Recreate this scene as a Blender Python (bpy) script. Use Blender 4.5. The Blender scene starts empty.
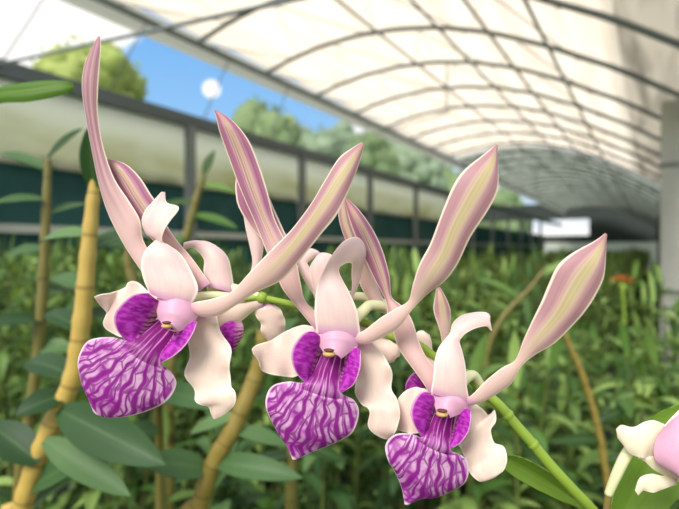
import bpy, bmesh, math, random
from mathutils import Vector, Matrix, noise
R = math.radians
S = bpy.context.scene
C = S.collection
rnd = random.Random(7)

# ------------------------------------------------------------------ camera
CAM_H = 1.35
F = 500.0 / 679 * 36
cd = bpy.data.cameras.new('camera')
cam = bpy.data.objects.new('camera', cd)
C.objects.link(cam)
cam.location = (0, 0, CAM_H)
cam.rotation_euler = (R(89.5), 0, R(31.8))
cd.lens = F
cd.sensor_width = 36
cd.clip_start = 0.01
cd.clip_end = 400
cd.dof.use_dof = True
cd.dof.focus_distance = 0.215
cd.dof.aperture_fstop = 8.5
cd.dof.aperture_blades = 0
S.camera = cam
CM = Matrix.LocRotScale(cam.location, cam.rotation_euler, None)
VIEW = (CM.to_3x3() @ Vector((0, 0, -1)))


def P(px, py, d):
    """point that the photograph shows at (px, py), d metres in front of the lens"""
    return CM @ Vector(((px - 339.5) / 500 * d, (254.5 - py) / 500 * d, -d))


# ------------------------------------------------------------------ materials
def srgb(r, g, b):
    f = lambda c: (c / 255 / 12.92) if c / 255 <= .04045 else ((c / 255 + .055) / 1.055) ** 2.4
    return (f(r), f(g), f(b), 1)


class NT:
    def __init__(self, name):
        self.m = bpy.data.materials.new(name)
        self.m.use_nodes = True
        self.t = self.m.node_tree
        self.t.nodes.clear()
        self.out = self.n('ShaderNodeOutputMaterial')

    def n(self, typ, **kw):
        x = self.t.nodes.new(typ)
        for k, v in kw.items():
            setattr(x, k, v)
        return x

    def l(self, a, b):
        self.t.links.new(a, b)

    def put(self, sock, v):
        if isinstance(v, bpy.types.NodeSocket):
            self.l(v, sock)
        else:
            sock.default_value = v

    def math(self, op, a, b=0.0, c=None, clamp=False):
        x = self.n('ShaderNodeMath', operation=op, use_clamp=clamp)
        self.put(x.inputs[0], a)
        self.put(x.inputs[1], b)
        if c is not None:
            self.put(x.inputs[2], c)
        return x.outputs[0]

    def mix(self, fac, a, b):
        x = self.n('ShaderNodeMix', data_type='RGBA')
        self.put(x.inputs[0], fac)
        self.put(x.inputs[6], a)
        self.put(x.inputs[7], b)
        return x.outputs[2]

    def ramp(self, v, stops, interp='LINEAR'):
        x = self.n('ShaderNodeValToRGB')
        x.color_ramp.interpolation = interp
        e = x.color_ramp.elements
        while len(e) < len(stops):
            e.new(.5)
        for i, (p, c) in enumerate(stops):
            e[i].position = p
            e[i].color = c if hasattr(c, '__len__') else (c, c, c, 1)
        self.put(x.inputs[0], v)
        return x.outputs[0]

    def smooth(self, v, a, b):
        x = self.n('ShaderNodeMapRange', interpolation_type='SMOOTHSTEP')
        self.put(x.inputs[0], v)
        x.inputs[1].default_value = a
        x.inputs[2].default_value = b
        return x.outputs[0]

    def noise(self, vec, scale, detail=3, rough=.5, dim='3D'):
        x = self.n('ShaderNodeTexNoise', noise_dimensions=dim)
        if vec is not None:
            self.l(vec, x.inputs['Vector'])
        x.inputs['Scale'].default_value = scale
        x.inputs['Detail'].default_value = detail
        x.inputs['Roughness'].default_value = rough
        return x.outputs[0]

    def uv(self):
        t = self.n('ShaderNodeTexCoord')
        s = self.n('ShaderNodeSeparateXYZ')
        self.l(t.outputs['UV'], s.inputs[0])
        return t.outputs['UV'], s.outputs[0], s.outputs[1]

    def obj(self):
        return self.n('ShaderNodeTexCoord').outputs['Object']

    def combine(self, x, y, z=0.0):
        c = self.n('ShaderNodeCombineXYZ')
        self.put(c.inputs[0], x)
        self.put(c.inputs[1], y)
        self.put(c.inputs[2], z)
        return c.outputs[0]

    def surf(self, col, rough=.5, trans=0.0, tcol=None, spec=.3, bump=None, sheen=0.0):
        b = self.n('ShaderNodeBsdfPrincipled')
        self.put(b.inputs['Base Color'], col)
        self.put(b.inputs['Roughness'], rough)
        b.inputs['Specular IOR Level'].default_value = spec
        if sheen:
            b.inputs['Sheen Weight'].default_value = sheen
        if bump is not None:
            bn = self.n('ShaderNodeBump')
            bn.inputs['Strength'].default_value = bump[1]
            bn.inputs['Distance'].default_value = bump[2]
            self.l(bump[0], bn.inputs['Height'])
            self.l(bn.outputs[0], b.inputs['Normal'])
        if trans:
            t = self.n('ShaderNodeBsdfTranslucent')
            self.put(t.inputs['Color'], tcol if tcol is not None else col)
            mx = self.n('ShaderNodeMixShader')
            mx.inputs[0].default_value = trans
            self.l(b.outputs[0], mx.inputs[1])
            self.l(t.outputs[0], mx.inputs[2])
            self.l(mx.outputs[0], self.out.inputs[0])
        else:
            self.l(b.outputs[0], self.out.inputs[0])
        return self.m


def plain(name, col, rough=.6, var=.12, scale=8, trans=0, spec=.3):
    m = NT(name)
    nz = m.noise(m.obj(), scale, 4)
    dark = tuple(c * (1 - var) for c in col[:3]) + (1,)
    light = tuple(min(1, c * (1 + var)) for c in col[:3]) + (1,)
    return m.surf(m.mix(nz, dark, light), rough, trans, spec=spec)


def mat_white_petal(name, base, pink, pinkness=.5):
    m = NT(name)
    uv, u, v = m.uv()
    ln = m.noise(m.combine(m.math('MULTIPLY', v, 26), m.math('MULTIPLY', u, 1.6)), 1.0, 3)
    vein = m.smooth(ln, .5, .66)
    c = m.mix(m.math('MULTIPLY', vein, .22), base, pink)
    nb = m.noise(m.combine(m.math('MULTIPLY', v, 2.2), m.math('MULTIPLY', u, 2.5)), 1.3, 2)
    c = m.mix(m.math('MULTIPLY', m.smooth(nb, .4, .75), pinkness), c, pink)
    c = m.mix(m.math('MULTIPLY', m.smooth(u, .10, 0.0), .75), c, srgb(206, 138, 190))
    e = m.math('MINIMUM', v, m.math('SUBTRACT', 1, v))
    c = m.mix(m.math('MULTIPLY', m.smooth(e, .07, .02), .7), c, srgb(255, 246, 232))
    return m.surf(c, .45, .32, spec=.25, bump=(ln, .12, .0006))


def mat_antenna(name, mid, side, ground, side_amt, vein_amt, start=.30):
    m = NT(name)
    uv, u, v = m.uv()
    nz = m.noise(m.combine(m.math('MULTIPLY', v, 1.6), m.math('MULTIPLY', u, 3.2)), 1.7, 3)
    vd = m.math('ADD', v, m.math('MULTIPLY', m.math('SUBTRACT', nz, .5), .10))
    cen = m.math('ABSOLUTE', m.math('SUBTRACT', vd, .5))
    on = m.smooth(u, start, start + .3)
    c = m.mix(m.math('MULTIPLY', m.math('MULTIPLY', m.smooth(cen, .06, .30), on), side_amt), ground, side)
    c = m.mix(m.math('MULTIPLY', m.math('MULTIPLY', m.smooth(cen, .24, .02), m.smooth(u, start - .05, start + .3)), .8), c, mid)
    ln = m.noise(m.combine(m.math('MULTIPLY', v, 15), m.math('MULTIPLY', u, 1.1)), 1.0, 2)
    c = m.mix(m.math('MULTIPLY', m.math('MULTIPLY', m.smooth(ln, .5, .6), on), vein_amt), c, srgb(150, 78, 132))
    c = m.mix(m.math('MULTIPLY', m.smooth(u, .90, 1.0), .6), c, srgb(172, 110, 128))
    e = m.math('MINIMUM', v, m.math('SUBTRACT', 1, v))
    c = m.mix(m.math('MULTIPLY', m.smooth(e, .075, .025), .9), c, srgb(250, 232, 212))
    c = m.mix(m.math('MULTIPLY', m.smooth(u, .06, 0.0), .6), c, srgb(196, 120, 180))
    return m.surf(c, .45, .30, spec=.25, bump=(ln, .15, .0006))


def mat_lip():
    m = NT('lip_veined')
    uv, u, v = m.uv()
    fn = m.n('ShaderNodeUVMap')
    fn.uv_map = 'fan'
    sp = m.n('ShaderNodeSeparateXYZ')
    m.l(fn.outputs[0], sp.inputs[0])
    r, th = sp.outputs[0], sp.outputs[1]
    wob = m.noise(m.combine(m.math('MULTIPLY', th, 2.0), m.math('MULTIPLY', r, 3.2)), 1.3, 1)
    wob = m.math('SUBTRACT', wob, .5)
    wt = m.math('ADD', th, m.math('MULTIPLY', wob, .24))
    # main veins, then finer ones between them further out
    s1 = m.math('ABSOLUTE', m.math('SINE', m.math('MULTIPLY', wt, 18)))
    s2 = m.math('ABSOLUTE', m.math('COSINE', m.math('MULTIPLY', wt, 18)))
    v1 = m.smooth(s1, .70, .30)
    v2 = m.math('MULTIPLY', m.smooth(s2, .40, .10), m.smooth(r, .60, .75))
    vo = m.n('ShaderNodeTexVoronoi', feature='DISTANCE_TO_EDGE')
    vo.inputs['Scale'].default_value = 1
    m.l(m.combine(m.math('MULTIPLY', wt, 7), m.math('MULTIPLY', r, 5)), vo.inputs['Vector'])
    v3 = m.math('MULTIPLY', m.smooth(vo.outputs[0], .09, .02), .85)
    vein = m.math('MAXIMUM', m.math('MAXIMUM', v1, v2), v3)
    light = m.ramp(u, [(0, srgb(226, 184, 216)), (.6, srgb(222, 174, 212)), (1, srgb(206, 140, 198))])
    wash = m.noise(m.combine(m.math('MULTIPLY', th, 3), m.math('MULTIPLY', r, 5)), 1.5, 3)
    light = m.mix(m.math('MULTIPLY', m.smooth(wash, .40, .66), .85), light, srgb(172, 70, 166))
    c = m.mix(m.math('MULTIPLY', vein, .95), light, srgb(138, 18, 134))
    st = m.noise(m.combine(m.math('MULTIPLY', v, 13), m.math('MULTIPLY', u, 2.2)), 1.0, 2)
    c2 = m.mix(m.smooth(st, .66, .52), srgb(204, 130, 190), srgb(122, 16, 110))
    c = m.mix(m.smooth(u, .40, .22), c, c2)
    e = m.math('MINIMUM', v, m.math('SUBTRACT', 1, v))
    rim = m.math('MAXIMUM', m.math('MULTIPLY', m.smooth(e, .03, .008), m.smooth(u, .30, .42)), m.smooth(u, .965, .99))
    c = m.mix(m.math('MULTIPLY', rim, .85), c, srgb(246, 216, 228))
    return m.surf(c, .45, .22, spec=.25, bump=(vein, -.25, .0008))


def mat_lobe():
    m = NT('lip_purple_lobe')
    uv, u, v = m.uv()
    st = m.noise(m.combine(m.math('MULTIPLY', u, 13), m.math('MULTIPLY', v, 4.0)), 1.0, 3)
    c = m.mix(m.smooth(st, .42, .62), srgb(150, 24, 146), srgb(182, 62, 178))
    wv = m.noise(m.combine(m.math('MULTIPLY', u, 3), m.math('MULTIPLY', v, 3)), 1.5, 2)
    ss = m.math('ABSOLUTE', m.math('SINE', m.math('ADD', m.math('MULTIPLY', u, 30), m.math('MULTIPLY', wv, 5))))
    thr = m.mix(m.smooth(ss, .75, .35), srgb(196, 140, 160), srgb(112, 24, 98))
    c = m.mix(m.math('MULTIPLY', m.smooth(v, .62, .9), m.smooth(u, .12, .4)), c, thr)
    c = m.mix(m.math('MULTIPLY', m.smooth(v, .6, 1), m.smooth(u, .5, .1)), c, srgb(228, 180, 200))
    c = m.mix(m.math('MULTIPLY', m.smooth(v, .06, .01), .6), c, srgb(236, 190, 220))
    return m.surf(c, .5, .2, spec=.2, bump=(st, .35, .001))


def mat_leaf(name, dark, mid, light, trans=.3):
    m = NT(name)
    uv, u, v = m.uv()
    oi = m.n('ShaderNodeObjectInfo').outputs['Random']
    geo = m.n('ShaderNodeNewGeometry').outputs['Random Per Island']
    r = m.math('FRACT', m.math('ADD', m.math('MULTIPLY', geo, 1.0), m.math('MULTIPLY', oi, 3.7)))
    c = m.ramp(r, [(0, dark), (.5, mid), (1, light)])
    e = m.math('ABSOLUTE', m.math('SUBTRACT', v, .5))
    c = m.mix(m.math('MULTIPLY', m.smooth(e, .05, .015), .35), c, light)
    ln = m.noise(m.combine(m.math('MULTIPLY', v, 18), m.math('MULTIPLY', u, 2)), 1.0, 2)
    c = m.mix(m.math('MULTIPLY', m.smooth(ln, .45, .65), .18), c, dark)
    return m.surf(c, .5, trans, m.mix(.35, c, srgb(170, 190, 70)), spec=.3, bump=(ln, .15, .001))


def mat_cane(name, a, b, scar):
    m = NT(name)
    uv, u, v = m.uv()
    nz = m.noise(m.combine(m.math('MULTIPLY', v, 7), m.math('MULTIPLY', u, 9)), 2.2, 4)
    c = m.mix(nz, a, b)
    fr = m.math('FRACT', m.math('MULTIPLY', u, 12))
    ring = m.math('MAXIMUM', m.smooth(fr, .06, .0), m.smooth(fr, .94, 1.0))
    c = m.mix(m.math('MULTIPLY', ring, .7), c, scar)
    return m.surf(c, .5, 0, spec=.4)


M = {}
M['sepal_cream'] = mat_white_petal('sepal_pale_cream', srgb(248, 236, 212), srgb(240, 216, 196), .3)
M['petal'] = mat_white_petal('petal_blush_white', srgb(234, 209, 202), srgb(226, 184, 192), .5)
M['sepal'] = mat_white_petal('sepal_cream_white', srgb(239, 219, 204), srgb(230, 192, 188), .4)
M['ant_front'] = mat_antenna('antenna_yellow_striped', srgb(196, 186, 126), srgb(178, 132, 138), srgb(222, 190, 180), .9, .16)
M['ant_back'] = mat_antenna('antenna_mauve_veined', srgb(202, 176, 140), srgb(166, 98, 130), srgb(222, 186, 180), .85, .55, .28)
M['ant_dark'] = mat_antenna('antenna_mauve_tall', srgb(158, 108, 122), srgb(166, 120, 128), srgb(226, 192, 186), .8, .35, .26)
M['lip'] = mat_lip()
M['lobe'] = mat_lobe()
M['column'] = plain('column_pink', srgb(218, 166, 190), .4, .10, 300, .25)
M['anther'] = plain('anther_cap', srgb(184, 148, 92), .5, .2, 600)
M['cavity'] = plain('cavity_shade', srgb(92, 50, 44), .6, .2, 600)
M['pedicel'] = plain('pedicel_pale_green', srgb(232, 230, 186), .45, .08, 120, .25)
M['rachis'] = plain('flower_stem_green', srgb(140, 166, 62), .4, .25, 60, .1)
M['bract'] = plain('bract_brown_green', srgb(126, 108, 58), .6, .2, 90)
M['leaf'] = mat_leaf('leaf_green', srgb(32, 60, 24), srgb(74, 110, 46), srgb(148, 174, 96))
M['leaf_dark'] = mat_leaf('leaf_deep_green', srgb(38, 68, 34), srgb(60, 94, 50), srgb(104, 136, 84))
M['leaf_bright'] = mat_leaf('leaf_bright_green', srgb(82, 122, 30), srgb(100, 140, 38), srgb(136, 168, 66), .4)
M['cane_yellow'] = mat_cane('cane_yellow', srgb(164, 134, 62), srgb(188, 162, 84), srgb(112, 88, 46))
M['cane_olive'] = mat_cane('cane_olive', srgb(88, 86, 40), srgb(122, 110, 54), srgb(66, 56, 30))
M['cane_gold'] = mat_cane('cane_gold', srgb(112, 96, 40), srgb(144, 126, 60), srgb(82, 68, 32))
M['cane_green'] = mat_cane('cane_green', srgb(66, 84, 36), srgb(100, 108, 52), srgb(60, 62, 30))
M['steel_dark'] = plain('painted_steel_dark', srgb(112, 119, 119), .5, .15, 3)
M['beam_dark'] = plain('beam_dark_grey', srgb(82, 92, 96), .55, .15, 3)
M['steel_grey'] = plain('galvanised_steel', srgb(112, 116, 110), .5, .15, 3)
M['concrete'] = plain('post_grey', srgb(182, 180, 170), .8, .12, 4)
M['soil'] = plain('soil', srgb(30, 30, 22), .95, .35, 6)
M['grass'] = plain('outside_grass', srgb(86, 108, 60), .95, .3, .6)
M['net'] = plain('shade_net_teal', srgb(66, 108, 106), .9, .45, 1.6, .55)
M['dark_wall'] = plain('dark_shade_cloth', srgb(52, 58, 54), .9, .2, 1.5)
M['white_wall'] = plain('white_board', srgb(226, 228, 220), .7, .04, 1.5, .6)
M['rail_white'] = plain('rail_pale', srgb(170, 176, 168), .6, .1, 2)
M['bark'] = plain('bark', srgb(84, 72, 56), .9, .3, 5)
M['orange'] = plain('orange_bloom', srgb(236, 130, 40), .5, .2, 30, .3)


def mat_film(name, col, tcol, t, streak=0.0, scol=None, scale=(.25, 2.5), low=False):
    m = NT(name)
    uv, u, v = m.uv()
    c, tc = col, tcol
    if streak:
        nz = m.noise(m.combine(m.math('MULTIPLY', u, scale[0]), m.math('MULTIPLY', v, scale[1])), 2.0, 4)
        k = m.math('MULTIPLY', m.smooth(nz, .42, .68), streak)
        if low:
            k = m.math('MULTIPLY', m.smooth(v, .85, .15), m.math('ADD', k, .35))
        c = m.mix(k, col, scol)
        tc = m.mix(k, tcol, scol)
    return m.surf(c, .6, t, tc, spec=.1)


M['roof'] = mat_film('roof_film_cream', srgb(238, 232, 220), (.91, .855, .77, 1), .92, .25, srgb(214, 200, 178))
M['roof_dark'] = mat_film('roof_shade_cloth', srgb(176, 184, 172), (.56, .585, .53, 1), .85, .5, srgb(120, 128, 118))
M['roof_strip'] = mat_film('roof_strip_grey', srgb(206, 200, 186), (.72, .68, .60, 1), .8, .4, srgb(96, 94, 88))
M['fascia'] = mat_film('vent_fascia', srgb(220, 218, 210), (.92, .90, .85, 1), .8, .3, srgb(140, 138, 124))
M['curtain'] = mat_film('curtain_film', srgb(214, 216, 208), (.95, .95, .86, 1), .82, .4, srgb(196, 192, 138), (.5, 1.2), True)  # lower film tinted yellow-green, painting in the vegetation shading it from outside


def mat_crown(name, a, b):  # crown colours are lightened and greyed to paint in distance haze
    m = NT(name)
    nz = m.noise(m.obj(), 1.6, 5, .65)
    r = m.n('ShaderNodeNewGeometry').outputs['Random Per Island']
    c = m.mix(m.math('MULTIPLY', m.math('ADD', nz, r), .5), a, b)
    return m.surf(c, .7, .35, spec=.15)


M['crown_lime'] = mat_crown('crown_lime', srgb(142, 166, 84), srgb(206, 214, 136))
M['crown_mid'] = mat_crown('crown_mid', srgb(104, 134, 92), srgb(160, 178, 130))
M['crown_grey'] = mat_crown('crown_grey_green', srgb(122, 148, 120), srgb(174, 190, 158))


# ------------------------------------------------------------------ helpers
def tag(o, label=None, cat=None, group=None, kind=None):
    for k, v in (('label', label), ('category', cat), ('group', group), ('kind', kind)):
        if v:
            o[k] = v
    return o


def empty(name, loc, rz=0):
    o = bpy.data.objects.new(name, None)
    C.objects.link(o)
    o.location = loc
    o.rotation_euler = (0, 0, rz)
    o.empty_display_size = .05
    return o


class MB:
    """collects shapes (world coordinates) and links them as one mesh"""

    def __init__(self):
        self.bm = bmesh.new()
        self.uvl = self.bm.loops.layers.uv.new('UVMap')
        self.uv2 = self.bm.loops.layers.uv.new('fan')
        self.uvl = self.bm.loops.layers.uv['UVMap']
        self.mats = []

    def mi(self, m):
        if m not in self.mats:
            self.mats.append(m)
        return self.mats.index(m)

    def grid(self, pts, uvs, mat, closed_v=False, smooth=True, fan=None):
        k = self.mi(mat)
        V = [[self.bm.verts.new(p) for p in row] for row in pts]
        n = len(V[0])
        for i in range(len(V) - 1):
            for j in range(n if closed_v else n - 1):
                j2 = (j + 1) % n
                try:
                    f = self.bm.faces.new((V[i][j], V[i][j2], V[i + 1][j2], V[i + 1][j]))
                except ValueError:
                    continue
                f.material_index = k
                f.smooth = smooth
                q = (uvs[i][j], (uvs[i][j2] if j2 else (uvs[i][j][0], 1)), (uvs[i + 1][j2] if j2 else (uvs[i + 1][j][0], 1)), uvs[i + 1][j])
                for lp, w in zip(f.loops, q):
                    lp[self.uvl].uv = w
                if fan:
                    for lp, w in zip(f.loops, (fan[i][j], fan[i][j2], fan[i + 1][j2], fan[i + 1][j])):
                        lp[self.uv2].uv = w
        return V

    def tube(self, pts, rads, mat, seg=10, nodes=0, caps=True):
        pts = [Vector(p) for p in pts]
        rows, uvs = [], []
        n = len(pts)
        ref = Vector((.31, .17, .93))
        for i, p in enumerate(pts):
            t = (pts[min(n - 1, i + 1)] - pts[max(0, i - 1)]).normalized()
            if i == 0:
                a = t.cross(ref)
                if a.length < .2:
                    a = t.cross(Vector((1, 0, 0)))
            else:
                a = a - t * a.dot(t)
            a.normalize()
            b = t.cross(a)
            r = rads[i] if hasattr(rads, '__len__') else rads
            rows.append([p + (a * math.cos(2 * math.pi * k / seg) + b * math.sin(2 * math.pi * k / seg)) * r for k in range(seg)])
            uvs.append([(i / (n - 1), k / seg) for k in range(seg)])
        V = self.grid(rows, uvs, mat, True)
        if caps:
            for row, rev in ((V[0], False), (V[-1], True)):
                try:
                    f = self.bm.faces.new(row if rev else row[::-1])
                    f.material_index = self.mi(mat)
                except ValueError:
                    pass

    def box(self, lo, hi, mat):
        k = self.mi(mat)
        x0, y0, z0 = lo
        x1, y1, z1 = hi
        v = [self.bm.verts.new(p) for p in ((x0, y0, z0), (x1, y0, z0), (x1, y1, z0), (x0, y1, z0), (x0, y0, z1), (x1, y0, z1), (x1, y1, z1), (x0, y1, z1))]
        for q in ((0, 3, 2, 1), (4, 5, 6, 7), (0, 1, 5, 4), (1, 2, 6, 5), (2, 3, 7, 6), (3, 0, 4, 7)):
            f = self.bm.faces.new([v[i] for i in q])
            f.material_index = k
            for lp, w in zip(f.loops, ((0, 0), (1, 0), (1, 1), (0, 1))):
                lp[self.uvl].uv = w

    def ball(self, c, r, mat, sub=2, sc=(1, 1, 1), rough=0.0, seed=0):
        k = self.mi(mat)
        g = bmesh.ops.create_icosphere(self.bm, subdivisions=sub, radius=1)
        for v in g['verts']:
            d = v.co.copy()
            f = 1 + (rough * noise.noise(d * 2.3 + Vector((seed, seed * .7, 1))) if rough else 0)
            v.co = Vector(c) + Vector((d.x * sc[0], d.y * sc[1], d.z * sc[2])) * r * f
        for f in {f for v in g['verts'] for f in v.link_faces}:
            f.material_index = k
            f.smooth = True

    def build(self, name, parent=None, thick=0.0, loc=None):
        me = bpy.data.meshes.new(name)
        o = bpy.data.objects.new(name, me)
        C.objects.link(o)
        org = Vector(loc) if loc is not None else Vector((0, 0, 0))
        if parent is not None:
            org = PW[parent.name]
            if loc is not None:
                org = Vector(loc)
        PW[o.name] = org
        bmesh.ops.translate(self.bm, verts=self.bm.verts, vec=-org)
        if thick:
            self.thicken(thick)
        self.bm.to_mesh(me)
        self.bm.free()
        for m in self.mats:
            me.materials.append(m)
        if parent is not None:
            o.parent = parent
            o.location = org - PW[parent.name]
        else:
            o.location = org
        return o

    def thicken(self, th):
        bm, uvl, uv2 = self.bm, self.uvl, self.uv2
        faces = [f for f in bm.faces]
        open_v = {v for e in bm.edges if e.is_boundary for v in e.verts}
        # only sheets get a second side; closed tubes and balls stay as they are
        seen, sheet = set(), []
        for f in faces:
            if f in seen:
                continue
            st, isl = [f], []
            seen.add(f)
            while st:
                g = st.pop()
                isl.append(g)
                for e in g.edges:
                    for h in e.link_faces:
                        if h not in seen:
                            seen.add(h)
                            st.append(h)
            if any(v in open_v for g in isl for v in g.verts):
                sheet += isl
        bm.normal_update()
        vs = {v for f in sheet for v in f.verts}
        edges = [e for e in bm.edges if e.is_boundary]
        nrm = {v: v.normal.copy() for v in vs}
        a = {v: v.co + nrm[v] * th / 2 for v in vs}
        b = {v: v.co - nrm[v] * th / 2 for v in vs}
        back = {v: bm.verts.new(b[v]) for v in vs}
        for f in sheet:
            g = bm.faces.new([back[v] for v in reversed(f.verts)])
            g.smooth = True
            g.material_index = f.material_index
            for lp, src in zip(g.loops, reversed(list(f.loops))):
                lp[uvl].uv = src[uvl].uv
                lp[uv2].uv = src[uv2].uv
        for e in edges:
            v, w = e.verts
            lp0 = e.link_loops[0]
            q = [bm.verts.new(p) for p in (a[v], a[w], b[w], b[v])]
            g = bm.faces.new(q)
            g.material_index = lp0.face.material_index
            uvs = {lp.vert: (lp[uvl].uv.copy(), lp[uv2].uv.copy()) for lp in lp0.face.loops}
            for lp, x in zip(g.loops, (v, w, w, v)):
                lp[uvl].uv, lp[uv2].uv = uvs[x]
        for v in vs:
            v.co = a[v]


PW = {}     # world origin of every object built so far


def thing(name, loc, label, cat, group=None):
    e = empty(name, loc)
    PW[e.name] = Vector(loc)
    tag(e, label, cat, group)
    return e


def cr(a, b, c, d, t):
    return .5 * ((2 * b) + (c - a) * t + (2 * a - 5 * b + 4 * c - d) * t * t + (3 * b - a - 3 * c + d) * t ** 3)


def ribbon(mb, st, D, mat, bulge=2.0, nsub=5, nv=9, ruffle=0.0, fold=0.0, seed=0, fan=None):
    """petal surface between two edge curves; stations (xL,yL,xR,yR,dL,dR), depths in mm behind the plane D"""
    n = len(st)
    rows = []
    for i in range(n - 1):
        s = [st[max(0, i - 1)], st[i], st[i + 1], st[min(n - 1, i + 2)]]
        for k in range(nsub + (1 if i == n - 2 else 0)):
            t = k / nsub
            rows.append([cr(s[0][c], s[1][c], s[2][c], s[3][c], t) for c in range(6)])
    L = [P(r[0], r[1], D + r[4] / 1000) for r in rows]
    Rr = [P(r[2], r[3], D + r[5] / 1000) for r in rows]
    mid = [(a + b) / 2 for a, b in zip(L, Rr)]
    ln = [0]
    for i in range(1, len(mid)):
        ln.append(ln[-1] + (mid[i] - mid[i - 1]).length)
    tot = ln[-1]
    pts, uvs = [], []
    sign = None
    W = max((a - b).length for a, b in zip(L, Rr))
    for i in range(len(rows)):
        tg = (mid[min(len(mid) - 1, i + 1)] - mid[max(0, i - 1)])
        ac = Rr[i] - L[i]
        nrm = tg.cross(ac)
        if nrm.length < 1e-12:
            nrm = Vector((0, 0, 0))
        else:
            nrm.normalize()
        if sign is None:
            sign = -1 if nrm.dot(VIEW) > 0 else 1
        w = ac.length / W
        row, uvr = [], []
        for j in range(nv):
            v = j / (nv - 1)
            h = bulge / 1000 * (4 * v * (1 - v)) ** .8 * min(1, w * 1.3)
            if fold:
                h -= fold / 1000 * max(0, 1 - abs(v - .5) * 5) * w
            u = ln[i] / tot
            if ruffle:
                e = abs(2 * v - 1) ** 3
                h += ruffle / 1000 * e * w * math.sin(u * 21 + seed + (2.1 if v > .5 else 0))
            row.append(L[i].lerp(Rr[i], v) + nrm * sign * h)
            uvr.append((u, v))
        pts.append(row)
        uvs.append(uvr)
    fans = None
    if fan:
        (ox, oy), (tx, ty) = fan
        a0 = math.atan2(ty - oy, tx - ox)
        fans = []
        for r in rows:
            fr = []
            for j in range(nv):
                v = j / (nv - 1)
                x, y = r[0] + (r[2] - r[0]) * v - ox, r[1] + (r[3] - r[1]) * v - oy
                an = math.atan2(y, x) - a0
                an = (an + math.pi) % (2 * math.pi) - math.pi
                fr.append((math.hypot(x, y) / 100, an))
            fans.append(fr)
    mb.grid(pts, uvs, mat, fan=fans)


def spline(pts, n=6):
    pts = [Vector(p) for p in pts]
    out = []
    for i in range(len(pts) - 1):
        a, b, c, d = pts[max(0, i - 1)], pts[i], pts[i + 1], pts[min(len(pts) - 1, i + 2)]
        for k in range(n):
            out.append(cr(a, b, c, d, k / n))
    out.append(pts[-1])
    return out


def lerp_list(v, n):
    out = []
    for i in range(n):
        x = i / (n - 1) * (len(v) - 1)
        k = min(int(x), len(v) - 2)
        out.append(v[k] + (v[k + 1] - v[k]) * (x - k))
    return out


def leaf(mb, base, dirv, up, length, width, mat, droop=.4, fold=.25, n=7, twist=0.0):
    """lance shaped leaf with a midrib fold, arching along its length"""
    d = Vector(dirv).normalized()
    up = Vector(up)
    side = d.cross(up)
    if side.length < 1e-3:
        side = d.cross(Vector((1, 0, 0)))
    side.normalize()
    nrm = side.cross(d).normalized()
    p = Vector(base)
    rows, uvs = [], []
    step = length / (n - 1)
    for i in range(n):
        u = i / (n - 1)
        w = width * (math.sin(math.pi * (u * .93 + .05)) ** .75) * (1 - .25 * u) * .5
        if i == n - 1:
            w = width * .015
        s = (Matrix.Rotation(twist * u, 3, d) @ side)
        nn = s.cross(d).normalized()
        rows.append([p - s * w + nn * fold * w, p - s * w * .5 + nn * fold * w * .4, p, p + s * w * .5 + nn * fold * w * .4, p + s * w + nn * fold * w])
        uvs.append([(u, v) for v in (0, .25, .5, .75, 1)])
        p = p + d * step
        d = (Matrix.Rotation(-droop / (n - 1), 3, side) @ d).normalized()
    mb.grid(rows, uvs, mat)


# ------------------------------------------------------------------ flowers
TH = .0007


def part_ribbon(flower, name, st, D, mat, bulge, ruffle=0, fold=0, seed=0, label=None):
    mb = MB()
    ribbon(mb, st, D, mat, bulge, ruffle=ruffle, fold=fold, seed=seed)
    o = mb.build(name, flower, TH)
    tag(o, label)
    return o


def flower_core(root, column, D, pedicel, prad, label, anther=None):
    """column with its ovary and stalk: the flower's own mesh"""
    mb = MB()
    if column:
        ribbon(mb, column, D, M['column'], 6.0, nv=11)
        back = [(a, b, c, d, e + 7, f + 7) for a, b, c, d, e, f in column]
        ribbon(mb, back, D, M['column'], -2.0, nv=9)
    pp = spline([P(x, y, d) for x, y, d in pedicel], 6)
    mb.tube(pp, lerp_list([r * .00044 for r in prad], len(pp)), M['pedicel'], 12)
    o = mb.build('flower', root)
    tag(o, label)
    if anther:
        x, y, s, dd = anther
        a = MB()
        c = P(x, y, D + dd)
        a.ball(c, .0019 * s, M['anther'], 2, (1.35, 1.2, .62))
        a.ball(c + Vector((0, 0, .0015 * s)) - VIEW * .0004, .0014 * s, M['cavity'], 2, (1.6, 1.2, .45))  # solid dark ball; the hollow's shade is put into its colour
        a.build('anther_cap', o)
    return o


def lip(flower, front, left, right, D, fan, fb=4.0):
    mb = MB()
    ribbon(mb, front, D, M['lip'], fb, nsub=8, nv=33, ruffle=.8, fan=fan)
    if left:
        ribbon(mb, left, D, M['lobe'], 2.6, nv=9)
    if right:
        ribbon(mb, [(c, d, a, b, f, e) for a, b, c, d, e, f in right], D, M['lobe'], 1.6, nv=9)
    return mb.build('lip', flower, TH)


spray_base = P(640, 480, .30)
spray_base.z = 0
spray = thing('orchid_plant', spray_base, 'orchid with arching green stem bearing three big white and purple flowers with tall antenna petals', 'orchid')

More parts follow.
